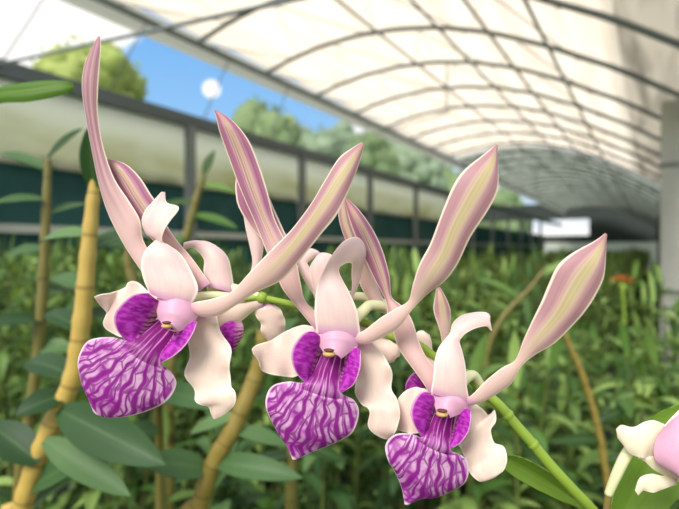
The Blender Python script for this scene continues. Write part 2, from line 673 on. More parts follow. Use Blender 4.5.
# rachis
rp = [(243, 299, .2340), (261, 298, .2345), (286, 303, .235), (304, 308, .235), (335, 316, .235), (365, 323, .235), (390, 335, .234), (418, 345, .2335),
      (435, 357, .233), (465, 374, .233), (481, 389, .2325), (500, 406, .232), (516, 425, .232), (532, 443, .232), (552, 467, .233), (575, 492, .236), (594, 513, .242), (606, 540, .25)]
pts = [P(*p) for p in rp]
q = pts[-1]
pts += [P(616, 575, .257), P(625, 640, .268), Vector((spray_base.x, spray_base.y, 1.08)), Vector((spray_base.x, spray_base.y, .8)), Vector((spray_base.x, spray_base.y, .4)), Vector((spray_base.x, spray_base.y, 0))]
rr = [3.2, 3.4, 3.5, 3.6, 3.8, 4, 4.2, 4.4, 4.6, 4.8, 5, 5.3, 5.5, 5.6, 5.7, 5.8, 6, 6.4, 7, 8, 12, 16, 18, 16]
pts = spline(pts, 6)
mb = MB()
mb.tube(pts, [x * .00044 for x in lerp_list(rr, len(pts))], M['rachis'], 14)
for x, y, d in ((508, 415, .232), (533, 444, .232), (466, 375, .233), (262, 298, .2345)):
    c = P(x, y, d)
    mb.ball(c, .0028, M['rachis'], 2, (1, 1, 1.05))
mb.build('flower_stem', spray)
mb = MB()
ribbon(mb, [(612, 540, 580, 520, 22, 20), (600, 511, 577, 508, 20, 20), (585, 500, 558, 500, 19, 20), (567, 484, 530, 486, 18, 20), (548, 471, 513, 476, 18, 20), (528, 460, 503, 468, 19, 20), (512, 455, 498, 461, 20, 21), (499, 455, 497, 457, 21, 21)],
       .232, M['leaf_bright'], -2.5, fold=1.5)
mb.build('leaf', spray, .0008)

# ---- front left flower
D1 = .222
f1 = flower_core(spray, [(157, 298, 200, 306, 0, 0), (156, 309, 197, 318, -3, -3), (159, 319, 189, 327, -6, -6), (164, 327, 178, 332, -9, -9)], D1,
                 [(182, 302, .226), (205, 296, .230), (228, 297, .234), (246, 299, .2345)], [7, 5, 5, 4], 'leftmost flower, its round purple veined lip turned to the left', (167, 326, 1.0, -.0135))
part_ribbon(f1, 'antenna_petal', [(158, 292, 168, 286, 6, 6), (140, 268, 155, 262, 8, 8), (129, 252, 143, 240, 9, 9), (117, 231, 140, 220, 10, 8), (107, 209, 129, 201, 11, 8), (99, 182, 114, 178, 11, 9), (92, 148, 103, 146, 11, 10),
                                   (86, 115, 98, 115, 10, 9), (82.5, 87, 98, 90, 9, 8), (85, 66, 99.5, 67, 9, 8), (92, 49, 101, 48, 9, 8), (98.5, 37, 100, 37, 9, 9)], D1, M['ant_dark'], 2.0)
part_ribbon(f1, 'antenna_petal', [(200, 292, 210, 284, 7, 7), (183, 268, 193, 260, 10, 10), (166, 249, 178, 242, 12, 12), (150, 237, 167, 226, 14, 14), (136, 218, 160, 208, 15, 15), (124, 198, 151, 195, 16, 15), (114, 180, 140, 178, 17, 16),
                                   (108, 168, 126, 165, 17, 17), (106, 160, 110, 160, 17, 17)], D1, M['ant_back'], 2.2)
part_ribbon(f1, 'dorsal_sepal', [(150, 293, 189, 307, -3, -3), (144, 279, 198, 290, -3, -3), (141.5, 265, 191, 271, -2, -1), (145, 252, 181, 255, -1, 0), (152, 244, 169, 246, 1, 1), (156.5, 239, 162, 241, 3, 0), (148, 235, 164, 231, 5, -1),
                                  (142.5, 223, 170, 221, 6, 0), (145, 212, 179, 208, 6, 3), (153, 202, 167, 203, 5, 4), (162, 192, 165, 192, 4, 4)], D1, M['petal'], 2.6, seed=1)
part_ribbon(f1, 'lateral_sepal', [(165, 298, 165, 318, 3, 3), (149, 291, 140, 333, 6, 4), (134, 281, 123, 337, 7, 4), (126, 287, 108, 331, 7, 5), (118, 291, 103, 322, 6, 5), (110, 293, 107, 313, 3, 5), (102, 294, 101, 306, 1, 3), (94, 297, 96, 300, -1, 0)], D1, M['sepal'], 1.0, 1.4, seed=2)
part_ribbon(f1, 'lateral_sepal', [(184, 318, 216, 311, 3, 3), (189, 338, 222, 334, 5, 4), (189, 356, 232, 352, 4, 2), (186, 375, 229, 372, 3, 1), (194, 390, 232, 387, 1, 0), (196, 401, 236.5, 393, 0, -3), (209, 405, 234, 404, 1, -4), (211, 414, 227, 412, 1, -2), (214, 419, 219, 417, 1, 0)], D1, M['sepal'], 1.0, 1.6, seed=3)
part_ribbon(f1, 'antenna_petal', [(187, 305, 190, 311, -3, -3), (198, 302, 202, 316, -4, -4), (213, 299, 219, 315, -6, -6), (232, 292, 237, 304, -8, -8), (250, 273, 258, 291, -11, -11), (270, 252, 281, 280, -14, -14), (292, 230, 300, 260, -17, -18),
                                   (311, 205, 320, 235, -19, -21), (326, 180, 335, 217, -20, -23), (339, 159, 345, 198, -20, -23), (352, 149, 357, 168, -19, -21), (362, 143, 364, 145, -19, -19)], D1, M['ant_front'], 2.4)
lip(f1, [(157, 320, 178, 333, 1, 1), (143, 331, 170, 348, -4, -4), (131, 341, 161, 361, -8, -8), (112, 337, 171, 372, -7, -6), (93, 339, 175.5, 384, -6, -5), (83, 347, 169, 398, -5, -4), (79, 364, 152, 409, -4, -3), (81, 381, 130, 415, -3, -3),
         (88, 396, 108, 417, -2, -2), (94, 411, 97, 414, -2, -2)],
    [(148, 293, 160, 301, -7, 0), (133, 295, 160, 308, -10, 0), (119, 307, 157, 316, -11, 0), (114, 318, 152, 325, -11, -1), (118, 331, 146, 333, -9, -3), (127, 341, 139, 341, -7, -7)],
    [(194, 321, 197, 322, -6, -7), (182, 329, 194, 332, -3, -9), (173, 337, 186, 345, -2, -10), (167, 345, 174, 356, -3, -10), (160, 352, 162, 362, -7, -8)], D1, ((166, 322), (104, 396)))

# ---- front centre flower
D2 = .218
f2 = flower_core(spray, [(314, 330, 362, 335, 0, 0), (317, 342, 358, 346, -3, -3), (322, 350, 349, 353, -6, -6), (326, 357, 341, 359, -9, -9)], D2,
                 [(345, 328, .224), (362, 312, .229), (372, 305, .233), (392, 310, .236), (400, 333, .2345)], [7, 6, 5.5, 5, 4.5], 'centre flower, its pointed purple veined lip hanging straight down', (329, 354, 1.1, -.0135))
part_ribbon(f2, 'antenna_petal', [(316, 330, 326, 320, 3, 3), (294, 303, 306, 303, 5, 5), (282, 287, 300, 282, 7, 7), (275, 268, 296, 262, 8, 8), (266, 249, 287, 245, 9, 9), (256, 224, 274, 218, 10, 10), (240, 187, 267, 191, 11, 10), (228, 154, 258, 163, 11, 10), (220, 131, 248, 140, 10, 9),
                                   (217, 118, 232, 121, 9, 9), (214.5, 110, 216.5, 111, 9, 9)], D2, M['ant_back'], 2.6, fold=1.2)
part_ribbon(f2, 'dorsal_sepal', [(317, 332, 360, 336, -3, -3), (315, 312, 357, 312, -4, -4), (317, 289, 349, 293, -3, -3), (323, 273, 340, 276, -1, -1), (332, 256, 339, 268, 0, -1), (345, 241, 346, 263, 1, -1), (358, 238, 351, 263, 3, 0), (365.5, 250, 352, 266, 6, 2), (362, 267, 351.5, 275, 8, 5), (358.5, 283, 352, 287, 9, 7), (353, 297, 350, 297, 9, 9)], D2, M['petal'], 2.4, seed=2)
part_ribbon(f2, 'lateral_sepal', [(318, 328, 312, 362, 3, 2), (304, 325, 300, 374, 5, 3), (286, 331, 291, 377, 6, 4), (274, 339, 277, 375, 5, 4), (263, 342.5, 263, 371, 3, 4), (254, 347, 258, 361, 0, 1), (252, 350, 253.5, 354, -1, -1)], D2, M['sepal'], 1.2, 1.3, seed=5)
part_ribbon(f2, 'lateral_sepal', [(348, 345, 372, 341, 3, 3), (354, 362, 385, 358, 4, 3), (356, 382, 392, 371, 4, 2), (355, 393, 391, 388, 3, 1), (362, 405, 397, 399, 1, 0), (370, 411, 399.5, 413, 0, -3), (368, 427, 397, 428, 0, -3), (380, 436, 391, 436, 0, -1), (387, 439, 389, 438, 0, 0)], D2, M['sepal'], .9, 1.6, seed=6)
part_ribbon(f2, 'antenna_petal', [(350, 336, 353, 343, -3, -3), (364, 331, 368, 343, -4, -4), (381, 318, 386, 335, -6, -6), (396, 309, 399, 327, -8, -8), (409, 301, 413, 308, -10, -11), (413, 286, 429, 292, -13, -14), (420, 264, 444, 281, -16, -17),
                                   (431, 243, 457, 264, -18, -19), (443, 211, 470, 237, -20, -21), (453, 187, 487, 211, -21, -22), (464, 171, 497, 191, -21, -22), (484, 155, 497.5, 171, -20, -21), (493, 148, 496.5, 157, -19, -20), (495.5, 145, 497, 146, -19, -19)], D2, M['ant_front'], 2.4)
lip(f2, [(321, 351, 345, 354, 1, 1), (313, 368, 342, 372, -4, -4), (307, 382, 340, 391, -9, -9), (290, 381, 353, 400, -8, -7), (274, 385, 358.5, 413, -7, -6), (266.5, 397, 352, 431, -6, -5), (268, 411, 335, 443, -5, -4), (276, 429, 312, 451, -4, -3), (287, 445, 300, 457, -3, -3), (293, 459, 295, 459, -3, -3)],
    [(314, 332, 319, 337, -6, 0), (304, 333, 321, 344, -9, 0), (293, 347, 320, 354, -11, 0), (291.5, 361, 315, 367, -12, -2), (298, 375, 311, 376, -10, -5), (306, 383, 308, 384, -9, -8)],
    [(357, 347, 360, 350, -5, -6), (348, 352, 361, 360, -1, -10), (344, 366, 360, 370, -2, -11), (340, 378, 354, 384, -5, -10), (338, 389, 342, 392, -8, -9)], D2, ((332, 346), (305, 440)))

# ---- front right flower
D3 = .212
f3 = flower_core(spray, [(430, 394, 471, 404, 0, 0), (433, 402, 467, 411, -3, -3), (436, 410, 458, 415, -6, -6), (438, 415, 450, 418, -9, -9)], D3,
                 [(452, 396, .219), (462, 382, .225), (473, 375, .229), (482, 387, .2325)], [7, 6, 5, 4.5], 'right-hand flower, lowest of the three, lip pointing down left', (442, 414, 1.0, -.0135))
part_ribbon(f3, 'antenna_petal', [(430, 393, 438, 388, 3, 3), (421, 379, 437, 374, 5, 5), (410, 364, 426, 358, 7, 7), (399, 348, 419, 343, 9, 9), (393, 330, 411, 319, 10, 10), (388, 313, 401, 306, 11, 11), (386, 300, 391, 297, 12, 12), (376, 281, 389, 277, 13, 13), (365, 258, 382.5, 252, 14, 14),
                                   (355, 234, 373, 231, 15, 15), (349.5, 218, 360, 212, 15, 15), (344.5, 199, 347, 199, 15, 15)], D3, M['ant_back'], 2.2)
part_ribbon(f3, 'dorsal_sepal', [(431, 392, 469, 401, -3, -3), (433.5, 377, 466, 384, -4, -4), (435, 361, 465, 367, -3, -3), (439, 348, 461.5, 351, -1, -1), (445, 340, 459, 342, 0, 0), (450.5, 333, 461, 338, 2, 0), (453, 324, 466, 333, 4, 0), (461, 316.5, 476, 328, 5, 1), (474, 313, 486.5, 326, 5, 2), (486, 313, 491, 330, 4, 2), (490, 317, 492, 330, 3, 2)], D3, M['petal'], 2.4, seed=3)
part_ribbon(f3, 'lateral_sepal', [(432, 390, 424, 430, 6, 6), (422, 388, 418, 433, 9, 7), (411, 388, 408, 433, 11, 9), (400, 396, 400, 430, 12, 11), (395, 405, 394, 430, 12, 11), (391, 415, 391, 425, 12, 12)], D3, M['sepal'], 1.0, 1.0, seed=4)
part_ribbon(f3, 'lateral_sepal', [(448, 420, 471, 402, 3, 3), (455, 436, 482, 408, 5, 4), (458, 443, 489, 416, 5, 4), (460, 447, 494.5, 410.5, 5, 2), (461, 449, 496, 420, 5, 2), (463, 453, 491, 430, 5, 2), (466, 459, 494, 443, 3, 1), (468, 468, 504, 447, 2, 0), (471, 474, 507, 459, 1, -2), (480, 481, 502, 472, 0, -3), (488, 479, 492, 474, 0, -1)], D3, M['sepal'], 1.0, 1.2, seed=8)
part_ribbon(f3, 'antenna_petal', [(465, 398, 468, 405, -3, -3), (472, 395, 481, 402, -4, -4), (487, 380, 497, 393, -6, -6), (502, 368, 511, 383, -8, -8), (516, 360, 521, 366, -10, -11), (524, 340, 535, 354, -12, -13), (534, 318, 554, 343, -14, -16), (542, 301, 576, 321, -16, -18), (549, 284, 586, 309, -17, -19), (557, 267, 595, 295, -18, -19),
                                   (570, 255, 603, 277, -18, -19), (592, 243, 605, 256, -17, -18), (601, 237, 605.5, 243, -17, -17), (605, 233.5, 606.5, 234.5, -17, -17)], D3, M['ant_front'], 2.4)
lip(f3, [(433, 409, 455, 414, 1, 1), (427, 424, 452, 432, -4, -4), (423, 437, 450, 449, -9, -9), (411, 433, 460, 455, -8, -7), (395, 434, 467, 463, -7, -6), (386, 446, 467, 475, -6, -5), (388, 458, 459, 487, -5, -4), (395, 471, 439, 496, -4, -3), (402, 487, 421, 498, -3, -3), (405, 504, 408, 504, -3, -3)],
    [(428, 393, 432, 397, -5, 0), (420, 393, 433, 404, -8, 0), (412, 405, 432, 413, -10, 0), (411, 417, 428, 425, -11, -2), (416, 429, 425, 433, -10, -5), (422, 437, 424, 438, -9, -8)],
    [(466, 408, 470, 410, -5, -6), (459, 414, 471.5, 419, -1, -10), (455, 427, 469, 431, -2, -10), (451, 437, 461, 442, -5, -9), (449, 447, 452, 448, -8, -9)], D3, ((443, 404), (420, 490)))

# ---- flowers on the far side of the stem
D4 = .236
f4 = flower_core(spray, None, D4, [(208, 287, .240), (226, 287, .239), (246, 292, .237), (262, 298, .2345)], [5, 5.5, 5, 4], 'flower turned away behind the gap between left and centre flowers')
part_ribbon(f4, 'curled_sepal', [(208, 287, 234, 294, 0, 1), (204, 272, 232, 277, 1, 3), (204.5, 260, 227, 257, 2, 5), (197, 250, 212, 244, 4, 6), (190, 247.5, 197, 241, 5, 6), (183, 251, 184, 243, 5, 5)], D4, M['petal'], 3.0)
part_ribbon(f4, 'lateral_sepal', [(268, 296, 262, 308, -1, -1), (252, 296, 253, 311, 0, 0), (235, 298, 240, 321, 1, 1), (215, 305, 220, 329, 2, 2), (200, 312, 203, 333, 2, 2), (190, 318, 191, 322, 2, 2)], D4, M['sepal'], 2.5)
part_ribbon(f4, 'lateral_sepal', [(262, 303, 274, 305, 1, 1), (255, 312, 281, 311, 1, 1), (261, 323, 285, 322, 1, 1), (262, 333, 284, 331, 1, 1), (270, 342, 278, 341, 1, 1)], D4, M['sepal'], 3.0, .8)
part_ribbon(f4, 'antenna_petal', [(228, 295, 238, 299, 1, 1), (238, 286, 246, 292, 1, 1), (249, 276, 256, 279, 0, 0), (253, 262, 260, 265, -1, -1), (250, 245, 263, 247, -1, -1), (245, 222, 262, 224, -1, -1), (243, 200, 254, 200, -1, -1), (244, 185, 248, 185, -1, -1)], D4, M['petal'], 1.5)
part_ribbon(f4, 'antenna_petal', [(283, 278, 298, 268, -4, -4), (270, 249, 291, 247, -4, -4), (252, 228, 285, 234, -3, -3), (239, 207, 276, 214, -3, -2), (236, 192, 268, 196, -3, -2), (236, 182, 258, 178, -3, -2), (238, 173, 244, 168, -3, -3)], D4, M['ant_back'], 2.2, fold=1.0)
mb = MB()
ribbon(mb, [(226, 318, 240, 318, 3, 3), (219, 328, 243, 327, 2, 2), (220, 340, 242, 336, 1, 1), (227, 349, 236, 347, 1, 1), (231, 351, 233, 351, 1, 1)], D4, M['lobe'], 3)
mb.build('lip', f4, TH)

D5 = .237
f5 = flower_core(spray, None, D5, [(352, 296, .239), (368, 298, .239), (388, 307, .238), (398, 322, .236), (408, 341, .2335)], [4.5, 5, 5.5, 5, 4], 'flower facing away behind the centre flower')
part_ribbon(f5, 'curled_sepal', [(345, 300, 352, 292, -3, -3), (318, 300, 330, 285, -2, -2), (314, 290, 332, 270, -1, -1), (310, 270, 333, 258, 0, 0), (316, 258, 328, 254, 2, 2), (320, 255, 322, 254, 3, 3)], D5, M['petal'], 2.5)
part_ribbon(f5, 'lateral_sepal', [(318, 300, 326, 288, 0, 0), (307, 284, 317, 279, 1, 1), (299, 268, 308, 266, 3, 3), (300, 259, 307, 263, 5, 4), (308, 249.5, 313, 258, 6, 5), (317, 251, 316, 257, 6, 6), (321, 256, 319, 258, 7, 7)], D5, M['petal'], 1.5)
part_ribbon(f5, 'antenna_petal', [(392, 313, 396, 306, -2, -2), (378, 310, 388, 306, -1, -1), (361, 286, 385, 304, 0, 0), (357, 266, 374, 280, 1, 1), (346, 240, 364, 258, 1, 1), (340, 222, 354, 235, 1, 1), (339, 208, 348, 216, 1, 1), (343, 199, 345, 200, 1, 1)], D5, M['ant_front'], 1.8)
part_ribbon(f5, 'lateral_sepal', [(360, 325, 376, 322, 2, 2), (366, 345, 384, 337, 0, 0), (375, 354, 393, 343, -3, -4), (385, 363, 400, 348, -5, -5), (394, 361, 399, 356, -6, -6)], D5, M['sepal'], 2.5, .6)
D6 = .238
f6 = flower_core(spray, None, D6, [(446, 340, .241), (446, 346, .240), (442, 352, .237), (438, 358, .2335)], [4.5, 5, 5, 4], 'flower facing away behind the right-hand flower')
part_ribbon(f6, 'antenna_petal', [(443, 346, 448, 344, 2, 2), (440, 330, 449, 330, 2, 2), (434, 311, 450, 311, 3, 3), (435, 299, 445, 297, 3, 3), (437, 288, 439, 287, 3, 3)], D6, M['ant_front'], 1.5)
part_ribbon(f6, 'lateral_sepal', [(420, 346, 436, 358, 2, 2), (415, 338, 432, 350, 2, 2), (418, 332, 431, 342, 2, 2), (423, 331, 429, 335, 2, 2)], D6, M['sepal'], 2.0)
part_ribbon(f6, 'lateral_sepal', [(440, 352, 448, 362, -2, -2), (428, 356, 440, 374, -4, -4), (417, 356, 436, 380, -6, -6), (413, 359, 430, 378, -6, -6), (415, 364, 422, 374, -6, -6)], D6, M['sepal'], 2.5)
mb = MB()
ribbon(mb, [(424, 374, 432, 390, 1, 1), (414, 373, 426, 392, 1, 1), (407, 382, 418, 394, 0, 0), (406, 389, 411, 394, 0, 0)], D6, M['lobe'], 3)
mb.build('lip', f6, TH)

# ------------------------------------------------------------------ right edge orchid
D7 = .235
rb = P(612, 500, .26)
rb = Vector((rb.x + .01, rb.y, 0))
p2 = thing('orchid_plant', rb, 'orchid cut off by the right edge, one pale pink flower above a broad leaf', 'orchid')
top = P(609, 494, .243)
mb = MB()
pp = spline([top, P(607, 505, .244), P(606, 522, .246), P(606, 560, .25), P(607, 640, .255), Vector((rb.x, rb.y, 1.0)), Vector((rb.x, rb.y, .6)), Vector((rb.x, rb.y, 0))], 6)
mb.tube(pp, lerp_list([.0017, .0016, .0017, .002, .003, .005, .007, .008], len(pp)), M['bract'], 12)
mb.build('flower_stem', p2)
mb = MB()
pp = spline([P(608, 495, .243), P(616, 476, .241), P(624, 459, .24), P(633, 444, .241)], 6)
mb.tube(pp, lerp_list([.0018, .0024, .0026, .0024], len(pp)), M['pedicel'], 14)
ribbon(mb, [(664, 428, 704, 418, 0, 0), (657, 439, 706, 432, -4, -4), (654, 452, 706, 450, -6, -6), (659, 464, 704, 468, -7, -7), (672, 470, 698, 482, -6, -6)], D7, M['column'], 9, nv=11)
ff = mb.build('flower', p2, TH)
part_ribbon(ff, 'sepal', [(668, 426, 658, 460, 2, 2), (651, 420, 650, 457, 0, -1), (638, 425.5, 641, 457, -1, -2), (629, 427, 630, 453, -1, -1), (621, 425, 624, 445, 0, 0), (616.5, 429, 618, 438, 1, 1)], D7, M['sepal_cream'], 1.6, .5)
part_ribbon(ff, 'sepal', [(692, 474, 684, 484, 0, 0), (678, 469, 670, 477, -1, -1), (670, 462, 655, 470, -1, -1), (658, 455, 645, 461, 0, 0), (642, 455, 638, 458, 1, 1)], D7, M['sepal_cream'], 2)
part_ribbon(ff, 'sepal', [(674, 474, 676, 484, -1, -2), (662, 476, 667, 487, -2, -3), (651, 474, 653, 492, -3, -4), (641, 477, 643, 490, -3, -3), (635, 490, 638, 495, -2, -2)], D7, M['sepal_cream'], .8, .3)
part_ribbon(ff, 'petal', [(664, 426, 690, 434, -2, -2), (671, 418, 697, 420, -3, -3), (682, 408, 704, 404, -4, -4), (702, 397, 706, 396, -4, -4)], D7, M['petal'], 2.5)
mb = MB()
ribbon(mb, [(668, 462, 700, 470, -9, -9), (676, 466, 706, 478, -12, -12), (684, 474, 704, 486, -12, -12)], D7, M['lobe'], 2)
mb.build('lip', ff, TH)
mb = MB()
ribbon(mb, [(604, 540, 626, 560, 20, 20), (611, 505, 645, 535, 25, 25), (622, 462, 672, 505, 32, 28), (640, 430, 700, 470, 38, 32), (657, 414, 715, 435, 42, 38), (680, 404, 722, 414, 46, 44), (712, 392, 716, 394, 50, 50)], D7, M['leaf_bright'], -4, fold=2)
mb.build('leaf', p2, .0008)


# ------------------------------------------------------------------ nearer canes seen singly
def cane_plant(name, pxs, rad, mat, label, leaves=(), lmat=None, cat='orchid cane', group=None):
    """pxs: cane points top to bottom; leaves: (px,py,d, tipx,tipy,tipd, width_mm, droop)"""
    tops = [P(*p) for p in pxs]
    low = tops[-1]
    prev = tops[-2]
    sl = (low - prev)
    base = Vector((low.x + sl.x * .4, low.y + sl.y * .4, 0))
    t = thing(name, base, label, cat, group)
    pp = spline(tops + [base.lerp(low, .5), base], 8)
    rads = lerp_list(list(rad) + [rad[-1], rad[-1] * .9], len(pp))
    rads = [r * (1 + .10 * (math.cos(i / 4 * math.pi) ** 8)) for i, r in enumerate(rads)]
    mb = MB()
    mb.tube(pp, rads, mat, 14)
    mb.build('cane', t)
    for lf in leaves:
        a, b = P(*lf[:3]), P(*lf[3:6])
        mb = MB()
        dv = b - a
        ln = dv.length
        dr = lf[7]
        d0 = dv.normalized() + Vector((0, 0, dr * .5))
        leaf(mb, a, d0, Vector((0, 0, 1)) - VIEW * (lf[8] if len(lf) > 8 else .8), ln * 1.03, lf[6] / 1000, lmat or M['leaf'], dr, .25, 10)
        mb.build('leaf', t, .0008)
    return t


cane_plant('orchid_cane', [(97, 168, .50), (93, 200, .50), (88, 255, .50), (82, 320, .50), (73, 377, .50), (53, 423, .50), (34, 470, .50), (20, 515, .50), (8, 560, .5)],
           [.004, .006, .0075, .0085, .009, .0095, .0095, .0095, .0095], M['cane_yellow'], 'thick yellow orchid cane rising at left behind the tall petal', [
    (94, 190, .5, 88, 128, .47, 26, .1, 1.5), (89, 250, .5, 140, 232, .55, 24, .5), (90, 235, .5, 30, 250, .52, 24, .6),
    (82, 318, .5, 150, 322, .56, 26, .6), (60, 410, .49, 150, 478, .44, 48, .3, 1.6), (73, 377, .5, 14, 372, .56, 34, .5), (45, 440, .49, 118, 505, .45, 32, .3, 1.2), (60, 405, .5, 100, 372, .56, 26, .4), (28, 490, .5, 92, 468, .47, 30, .5, 1.2), (80, 330, .5, 38, 318, .54, 24, .5), (66, 395, .5, 20, 420, .47, 30, .6, 1.2), (85, 290, .5, 45, 282, .54, 22, .5), (38, 462, .49, -20, 430, .5, 40, .5)], M['leaf_dark'])
cane_plant('orchid_cane', [(48, 160, .66), (47, 190, .66), (45, 240, .66), (42, 300, .66), (36, 370, .66), (26, 440, .66), (18, 520, .66)],
           [.004, .005, .006, .0065, .007, .007, .007], M['cane_olive'], 'slim brownish orchid cane with a dark pointed leaf at its top, far left', [
    (48, 158, .66, 79, 130, .64, 22, .2, 1.2), (47, 170, .66, -6, 155, .66, 22, .5), (46, 200, .66, -4, 206, .62, 24, .5), (46, 215, .66, 92, 205, .7, 20, .5), (44, 250, .66, 0, 262, .66, 26, .6), (43, 290, .66, 80, 300, .7, 26, .6),
    (42, 320, .66, -10, 330, .62, 30, .6), (38, 350, .66, 70, 350, .66, 30, .5)], M['leaf_dark'])
cane_plant('orchid_cane', [(262, 330, .56), (262, 350, .56), (254, 380, .56), (232, 430, .55), (213, 465, .55), (198, 510, .55), (184, 560, .55)],
           [.006, .008, .009, .0095, .0095, .0095, .0095], M['cane_gold'], 'yellow-green orchid cane slanting up between left and centre flowers', [
    (232, 430, .55, 285, 455, .55, 22, .6), (214, 462, .55, 290, 500, .5, 30, .6, 1.3), (240, 415, .55, 190, 440, .55, 20, .5), (208, 470, .55, 140, 480, .5, 34, .7, 1.3), (262, 345, .56, 300, 320, .6, 20, .4)], M['leaf_dark'])
cane_plant('orchid_cane', [(292, 420, .72), (292, 455, .72), (291, 480, .72), (290, 520, .72), (289, 570, .72)],
           [.005, .007, .008, .008, .008], M['cane_olive'], 'short upright olive cane below the point of the centre lip', [
    (292, 440, .72, 340, 470, .7, 26, .5, 1.2), (292, 455, .72, 240, 478, .7, 24, .5), (292, 425, .72, 320, 390, .75, 24, .3)], M['leaf'])
cane_plant('orchid_cane', [(563, 330, 1.0), (570, 346, 1.0), (579, 366, 1.0), (589, 394, 1.0), (597, 423, 1.0), (604, 460, 1.0), (610, 520, 1.0)],
           [.004, .005, .006, .006, .0065, .007, .007], M['cane_gold'], 'thin bare yellow cane leaning left behind the right-hand flower', [
    (597, 423, 1.0, 640, 410, 1.0, 24, .5), (600, 440, 1.0, 560, 455, .95, 26, .6, 1.3), (604, 460, 1.0, 650, 470, .95, 26, .6, 1.2)], M['leaf'])
cane_plant('orchid_cane', [(545, 268, 1.5), (530, 288, 1.5), (512, 306, 1.5), (498, 325, 1.5), (488, 350, 1.5), (484, 400, 1.5)],
           [.004, .006, .007, .008, .008, .008], M['cane_olive'], 'bare olive twig leaning right in the foliage between the two right antenna petals', [
    (540, 275, 1.5, 580, 262, 1.5, 30, .4), (520, 298, 1.5, 480, 280, 1.5, 30, .4)], M['leaf'])
cane_plant('orchid_cane', [(204, 175, 1.25), (196, 200, 1.25), (188, 232, 1.25), (180, 270, 1.25), (174, 330, 1.25), (170, 400, 1.25)],
           [.006, .009, .011, .012, .012, .012], M['cane_olive'], 'tall leafy cane seen between the left flower and the tall purple-veined petal', [
    (200, 185, 1.25, 236, 196, 1.25, 34, .5), (195, 202, 1.25, 150, 214, 1.25, 34, .5), (192, 215, 1.25, 232, 232, 1.2, 34, .5), (188, 235, 1.25, 160, 262, 1.2, 34, .5), (185, 250, 1.25, 225, 262, 1.25, 34, .5), (204, 175, 1.25, 214, 150, 1.25, 30, .3)], M['leaf'])
# leaf reaching in at the left edge
strap = cane_plant('orchid_cane', [(-40, 60, .36), (-44, 110, .36), (-46, 200, .36), (-50, 320, .36), (-55, 460, .36)], [.003, .004, .005, .006, .006], M['cane_olive'],
           'bright green strap leaf reaching in from the left edge, high up', [], M['leaf_bright'])
mb = MB()
ribbon(mb, [(-45, 112, -45, 120, 0, 0), (-22, 98, -20, 112, -6, -10), (0, 87.5, 0, 103.5, -10, -16), (25, 83, 26, 102, -12, -18), (48, 81, 50, 98, -12, -17), (66, 81.5, 67, 94, -11, -15), (73, 84, 74, 90, -10, -12)], .36, M['leaf_bright'], 3, fold=2)
mb.build('leaf', strap, .0008)
cane_plant('orchid_cane', [(130, 235, .62), (128, 262, .62), (136, 290, .62), (150, 330, .62), (158, 400, .68), (160, 500, .74)], [.004, .005, .006, .006, .006, .006], M['cane_olive'],
           'short leaning yellow cane just right of the thick one', [(129, 250, .62, 88, 240, .62, 24, .5), (140, 300, .62, 190, 290, .62, 24, .5), (152, 340, .62, 110, 350, .6, 28, .5), (157, 390, .62, 205, 425, .55, 34, .6, 1.3), (158, 430, .62, 110, 450, .6, 34, .6, 1.2)], M['leaf_dark'])


# ------------------------------------------------------------------ rows of plants behind
def clump_mesh(seed, spread, h, ncane, nleaf, leaf_len, lm, cm):
    r = random.Random(seed)
    mb = MB()
    for c in range(ncane):
        a = r.uniform(0, 6.283)
        q = r.uniform(.1, 1) ** .5 * spread
        b = Vector((math.cos(a) * q * .45, math.sin(a) * q * .45, 0))
        hh = h * r.uniform(.78, 1.0)
        t = Vector((math.cos(a) * q, math.sin(a) * q, hh))
        mid = b.lerp(t, .55) + Vector((r.uniform(-.03, .03), r.uniform(-.03, .03), 0))
        pp = spline([b, mid, t], 4)
        mb.tube(pp, lerp_list([.006, .006, .003], len(pp)), cm, 6, caps=False)
        for k in range(nleaf):
            u = .22 + .78 * (k + r.random()) / nleaf
            x = u * (len(pp) - 1)
            i = min(int(x), len(pp) - 2)
            p = pp[i].lerp(pp[i + 1], x - i)
            aa = a + k * math.pi + r.uniform(-.9, .9)
            d = Vector((math.cos(aa), math.sin(aa), r.uniform(.1, 1.0)))
            leaf(mb, p, d, (0, 0, 1), leaf_len * r.uniform(.7, 1.2), leaf_len * r.uniform(.24, .36), lm, r.uniform(.7, 1.8), .25, 6)
        leaf(mb, t, Vector((r.uniform(-.4, .4), r.uniform(-.4, .4), 1)), (1, 0, .1), leaf_len * .8, leaf_len * .24, lm, .4, .25, 5)
    return mb


def proto(*a):
    o = clump_mesh(*a).build('leafy_orchid')
    C.objects.unlink(o)
    return o


protos_near = [proto(s, .12, 1.0, 5, 22, .125, M['leaf'] if s % 3 else M['leaf_dark'], M['cane_green']) for s in range(1, 7)]
protos_far = [proto(s, .33, 1.0, 12, 22, .12, M['leaf'], M['cane_green'] if s % 2 else M['cane_olive']) for s in range(11, 16)]
TX = math.tan(R(36.5))
ci = CM.inverted()
spots = []


def visible(x, y, h, m):
    q = ci @ Vector((x, y, h))
    d = -q.z
    return d > .1 and abs(q.x) < d * .68 + m, d, q.x


